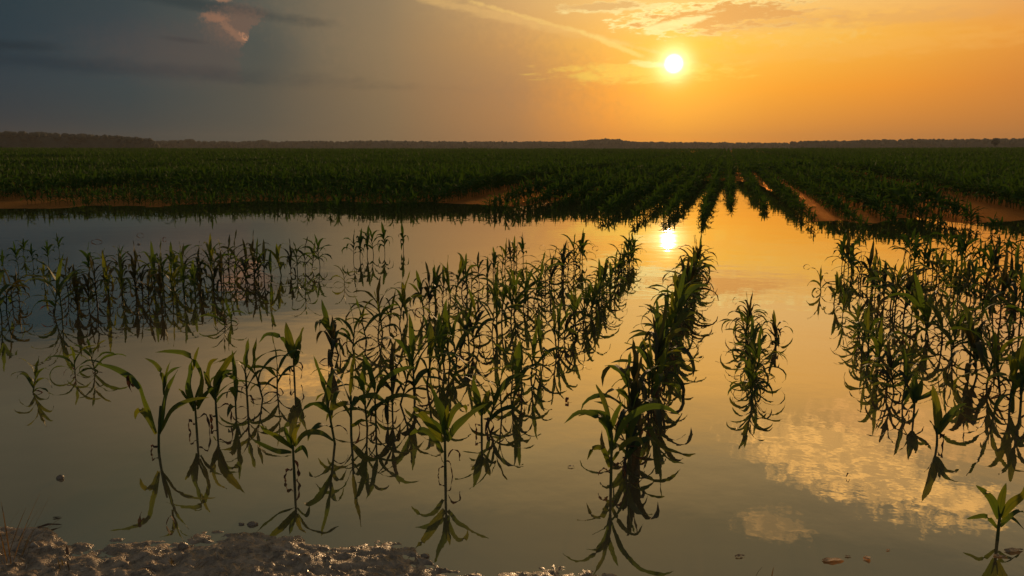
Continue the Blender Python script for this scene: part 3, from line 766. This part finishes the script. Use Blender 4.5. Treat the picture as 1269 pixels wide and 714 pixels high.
# ------------------------------------------------------------------ foreground grass
def blade(p, az_, L, th0, th1, w, r, nseg=8):
    c = gen_curve(0, az_, L, th0, th1, nseg, 1.3)+np.array(p); return leaf_mesh(c, w, r, 3, .4, r.uniform(-.5, .5), .02, .7)
def seedhead(c, L, rad, r):
    C = np.array([c+np.array([0, 0, t_*L]) for t_ in np.linspace(0, 1, 9)])
    rr_ = rad*np.array([.35, .8, 1, .9, 1, .85, .7, .5, .12])
    return tube(C, rr_, 6)
def tuft(x, y, n, hpx, label, heads=0, az_rng=(0, 6.28), th=(60, 88)):
    p = at(x, y); z = float(ground_z(np.array([p[0]]), np.array([p[1]]))[0]); s = scale_at(x, y); r = random.Random(int(x*3+y))
    root = bpy.data.objects.new('grass_tuft', None); root.location = (p[0], p[1], max(z, 0)-.004); col.objects.link(root)
    bl = []
    for i in range(n):
        bl.append(blade((r.gauss(0, .02), r.gauss(0, .02), 0), r.uniform(*az_rng), hpx*s*r.uniform(.5, 1.05), r.uniform(*th), r.uniform(th[0]-35, th[1]-12), .0045, r))
    mesh_from('blade', *[merge(bl)[i] for i in (0, 1)], M_GRASS, UV=merge(bl)[2], parent=root)
    for i in range(heads):
        q = np.array([r.gauss(0, .03), r.gauss(0, .02), 0.0]); h = hpx*s*r.uniform(.75, 1)
        v, f, u = tube(np.array([q+np.array([r.uniform(-.01, .01)*t_, 0, h*t_]) for t_ in np.linspace(0, 1, 5)]), [.0016]*5, 5)
        stem = mesh_from('stem', v, f, M_GRASS, UV=u, parent=root)
        v, f, u = seedhead(q+np.array([0, 0, h*.96]), .035, .0055, r); mesh_from('seed_head', v, f, M_SEED, UV=u, parent=stem)
    tag(root, label, 'grass'); return root
tuft(6, 708, 10, 105, 'tallest dry grass tuft with seed head at the lower left corner', 1)
tuft(24, 694, 6, 80, 'thin leaning grass beside the tall tuft at lower left', 0, (-.6, .6), (50, 75))
tuft(40, 668, 2, 52, 'two bare grass stems leaning right on the left mud spit', 0, (-.3, .3), (50, 62))
tuft(79, 712, 3, 28, 'single upright grass stem with pale seed head on the left mud', 1)
tuft(212, 710, 3, 22, 'short sprig left of the dark clod on the mud bank', 0)
tuft(248, 712, 4, 26, 'short leaning grass blades on the middle of the mud bank', 0, (-.5, .5), (40, 70))
tuft(932, 722, 1, 32, 'green shoot poking up at the bottom edge right of centre', 0, (-.3, .3), (78, 86))
tuft(962, 722, 1, 20, 'shorter green shoot at the bottom edge beside the first', 0, (0, 1), (60, 80))

# ------------------------------------------------------------------ drift on the water and clods
def clod(name, x, y, wpx, hpx, label, cat_, mat, flat=.5, group=None, seed=0):
    p = at(x, y); s = scale_at(x, y); r = np.random.default_rng(seed+int(x))
    z = max(0, float(ground_z(np.array([p[0]]), np.array([p[1]]))[0]))
    v = IV*(1+r.uniform(-.22, .22, len(IV)))[:, None]; v = v*np.array([wpx*s/2, wpx*s/2*flat, hpx*s/2]); v[:, 2] = np.maximum(v[:, 2], -hpx*s*.25)
    o = mesh_from(name, v, IF, mat, smooth=False); o.location = (p[0], p[1], z+hpx*s*.02); tag(o, label, cat_, group); return o
clod('mud_clod', 75, 593, 9, 9, 'small dark clump floating alone on the left water', 'clod', M_MUD)
clod('mud_clod', 313, 650, 14, 8, 'larger of the dark clods beside the mud bank', 'clod', M_MUD)
clod('mud_clod', 299, 650, 7, 5, 'smaller dark clod left of the larger one beside the mud bank', 'clod', M_MUD)
clod('mud_clod', 228, 684, 14, 14, 'pointed dark clod on the edge of the mud bank', 'clod', M_MUD)
clod('mud_clod', 172, 303, 4, 3, 'tiny dark speck on the water above the left thicket', 'clod', M_MUD)
clod('mud_clod', 42, 684, 12, 10, 'pale dry clod on the left end of the mud bank', 'clod', M_STRAW)
clod('mud_clod', 527, 690, 12, 9, 'orange lit clod at the right tip of the mud bank', 'clod', M_MUD)

def scrap(x, y, Lpx, wpx, az_, label, arch=0.0, mat=None, name='floating_leaf'):
    p = at(x, y); s = scale_at(x, y); r = random.Random(int(x+y*3)); L = Lpx*s
    u = np.linspace(-1, 1, 11)
    c = np.stack([u*L/2*math.cos(az_), u*L/2*math.sin(az_), .003+arch*s*(1-u*u)], -1)
    v, f, uv = leaf_mesh(c, wpx*s, r, 3, .1, r.uniform(-.2, .2), .05, .6)
    v[:, 2] = np.maximum(v[:, 2], .002 + 0*v[:, 2]) if arch == 0 else v[:, 2]
    o = mesh_from(name, v, f, mat or M_DRY, UV=uv); o.location = (p[0], p[1], 0); tag(o, label, 'leaf'); return o
scrap(1033, 695, 28, 10, .1, 'pale leaf scrap, largest of the drift at the lower right', 1, M_DRIFT)
scrap(1075, 693, 11, 8, .6, 'small pale leaf scrap right of the largest drift piece', 2, M_DRIFT)
scrap(1051, 690, 8, 4, 0, 'tiny pale leaf scrap between two larger ones', 0, M_DRIFT)
scrap(917, 690, 13, 5, .2, 'pale leaf scrap left of the green shoots at the bottom', 1, M_DRIFT)
scrap(1101, 682, 6, 3, .2, 'faint leaf scrap farthest right of the drift group', 0, M_DRIFT)
scrap(708, 579, 9, 4, 0, 'pale leaf scrap between the lone plant and the dense row', 1, M_DRIFT)
scrap(585, 577, 4, 2, 0, 'tiny scrap in front of the small corn plants', 0, M_DRIFT)
scrap(703, 498, 10, 4, 1.2, 'dark leaf tip left of the dense row', 5)
scrap(212, 651, 11, 5, 0, 'curled leaf arching out of the water near the mud bank', 11)
scrap(1051, 592, 5, 3, 0, 'curled leaf ring on the bright cloud reflection', 5)
scrap(71, 642, 10, 4, .1, 'thin dark leaf floating off the left mud spit', 0)
scrap(60, 654, 30, 7, .4, 'dark curved leaf lying on the left mud spit', 3)
scrap(911, 373, 6, 2.5, 0, 'small leaf loop above the lone right clump', 4)
scrap(1257, 683, 26, 10, .2, 'pale leaf drift beside the nearest right corn plant', 1, M_DRIFT)
scrap(1240, 690, 16, 7, -.3, 'dull leaf drift at the foot of the nearest right corn plant', 0, M_DRIFT)
k = 0
for (x, y, L, a_, lab) in ((672,307,8,0,'leaf tips poking out of open water left of the sun reflection'),(738,308,9,.3,'leaf tips poking out of open water nearer the sun reflection'),
        (174,292,9,0,'two dark leaf scraps on open water behind the left thicket'),(204,297,6,1.2,'thin leaf tip on open water right of the two scraps'),
        (120,300,14,0,'dark leaf scraps behind the left thicket at far left'),(1000,331,9,.1,'dark specks on golden water right of the cloud reflection'),
        (523,323,3,0,'single dark speck in the open water left of centre'),(1054,316,12,0,'curled leaf tips in front of the right field edge')):
    scrap(x, y, L, L*.28, a_, lab, 3)

# straw and crumbs scattered over the bank
def litter():
    r = random.Random(9); L = []
    for i in range(420):
        x = r.uniform(-20, 790); y = r.uniform(655, 730); p = at(x, y)
        a = math.atan2(p[0], p[1]); b = near_shore(np.array([a]))[0]-math.hypot(*p[:2])
        if b < .01: continue
        z = float(ground_z(np.array([p[0]]), np.array([p[1]]))[0])
        ln = r.uniform(.01, .05); th = r.uniform(0, math.pi); u = np.linspace(-.5, .5, 5)
        c = np.stack([u*ln*math.cos(th)+p[0], u*ln*math.sin(th)+p[1], z+.002+.006*(.25-u*u)*r.uniform(0, 2)+u*r.uniform(-.01, .01)], -1)
        L.append(leaf_mesh(c, r.uniform(.0015, .005), r, 3, .3, r.uniform(-1, 1), .1, .8))
    v, f, u = merge(L); o = mesh_from('straw_litter', v, f, M_STRAW, UV=u); tag(o, 'bits of straw and dry leaf scattered over the mud bank', 'straw', kind='stuff')
litter()
# ------------------------------------------------------------------ haze
def haze():
    m, t, out = newmat('haze_air')
    pv = t.node('ShaderNodeVolumePrincipled'); pv.inputs['Density'].default_value = .00021
    pv.inputs['Color'].default_value = (.38,.38,.38,1); pv.inputs['Anisotropy'].default_value = .35
    t.l.new(pv.outputs[0], out.inputs['Volume'])
    V = [(x, y, z) for z in (-1.5, 45) for x, y in ((-1650,-60),(1650,-60),(1650,1900),(-1650,1900))]
    F = [(0,3,2,1),(4,5,6,7),(0,1,5,4),(1,2,6,5),(2,3,7,6),(3,0,4,7)]
    o = mesh_from('haze', V, F, m, smooth=False); tag(o, kind='stuff')
    o['label'] = 'thin dusk haze over the far field'; o['category'] = 'haze'
    o.visible_shadow = True
haze()
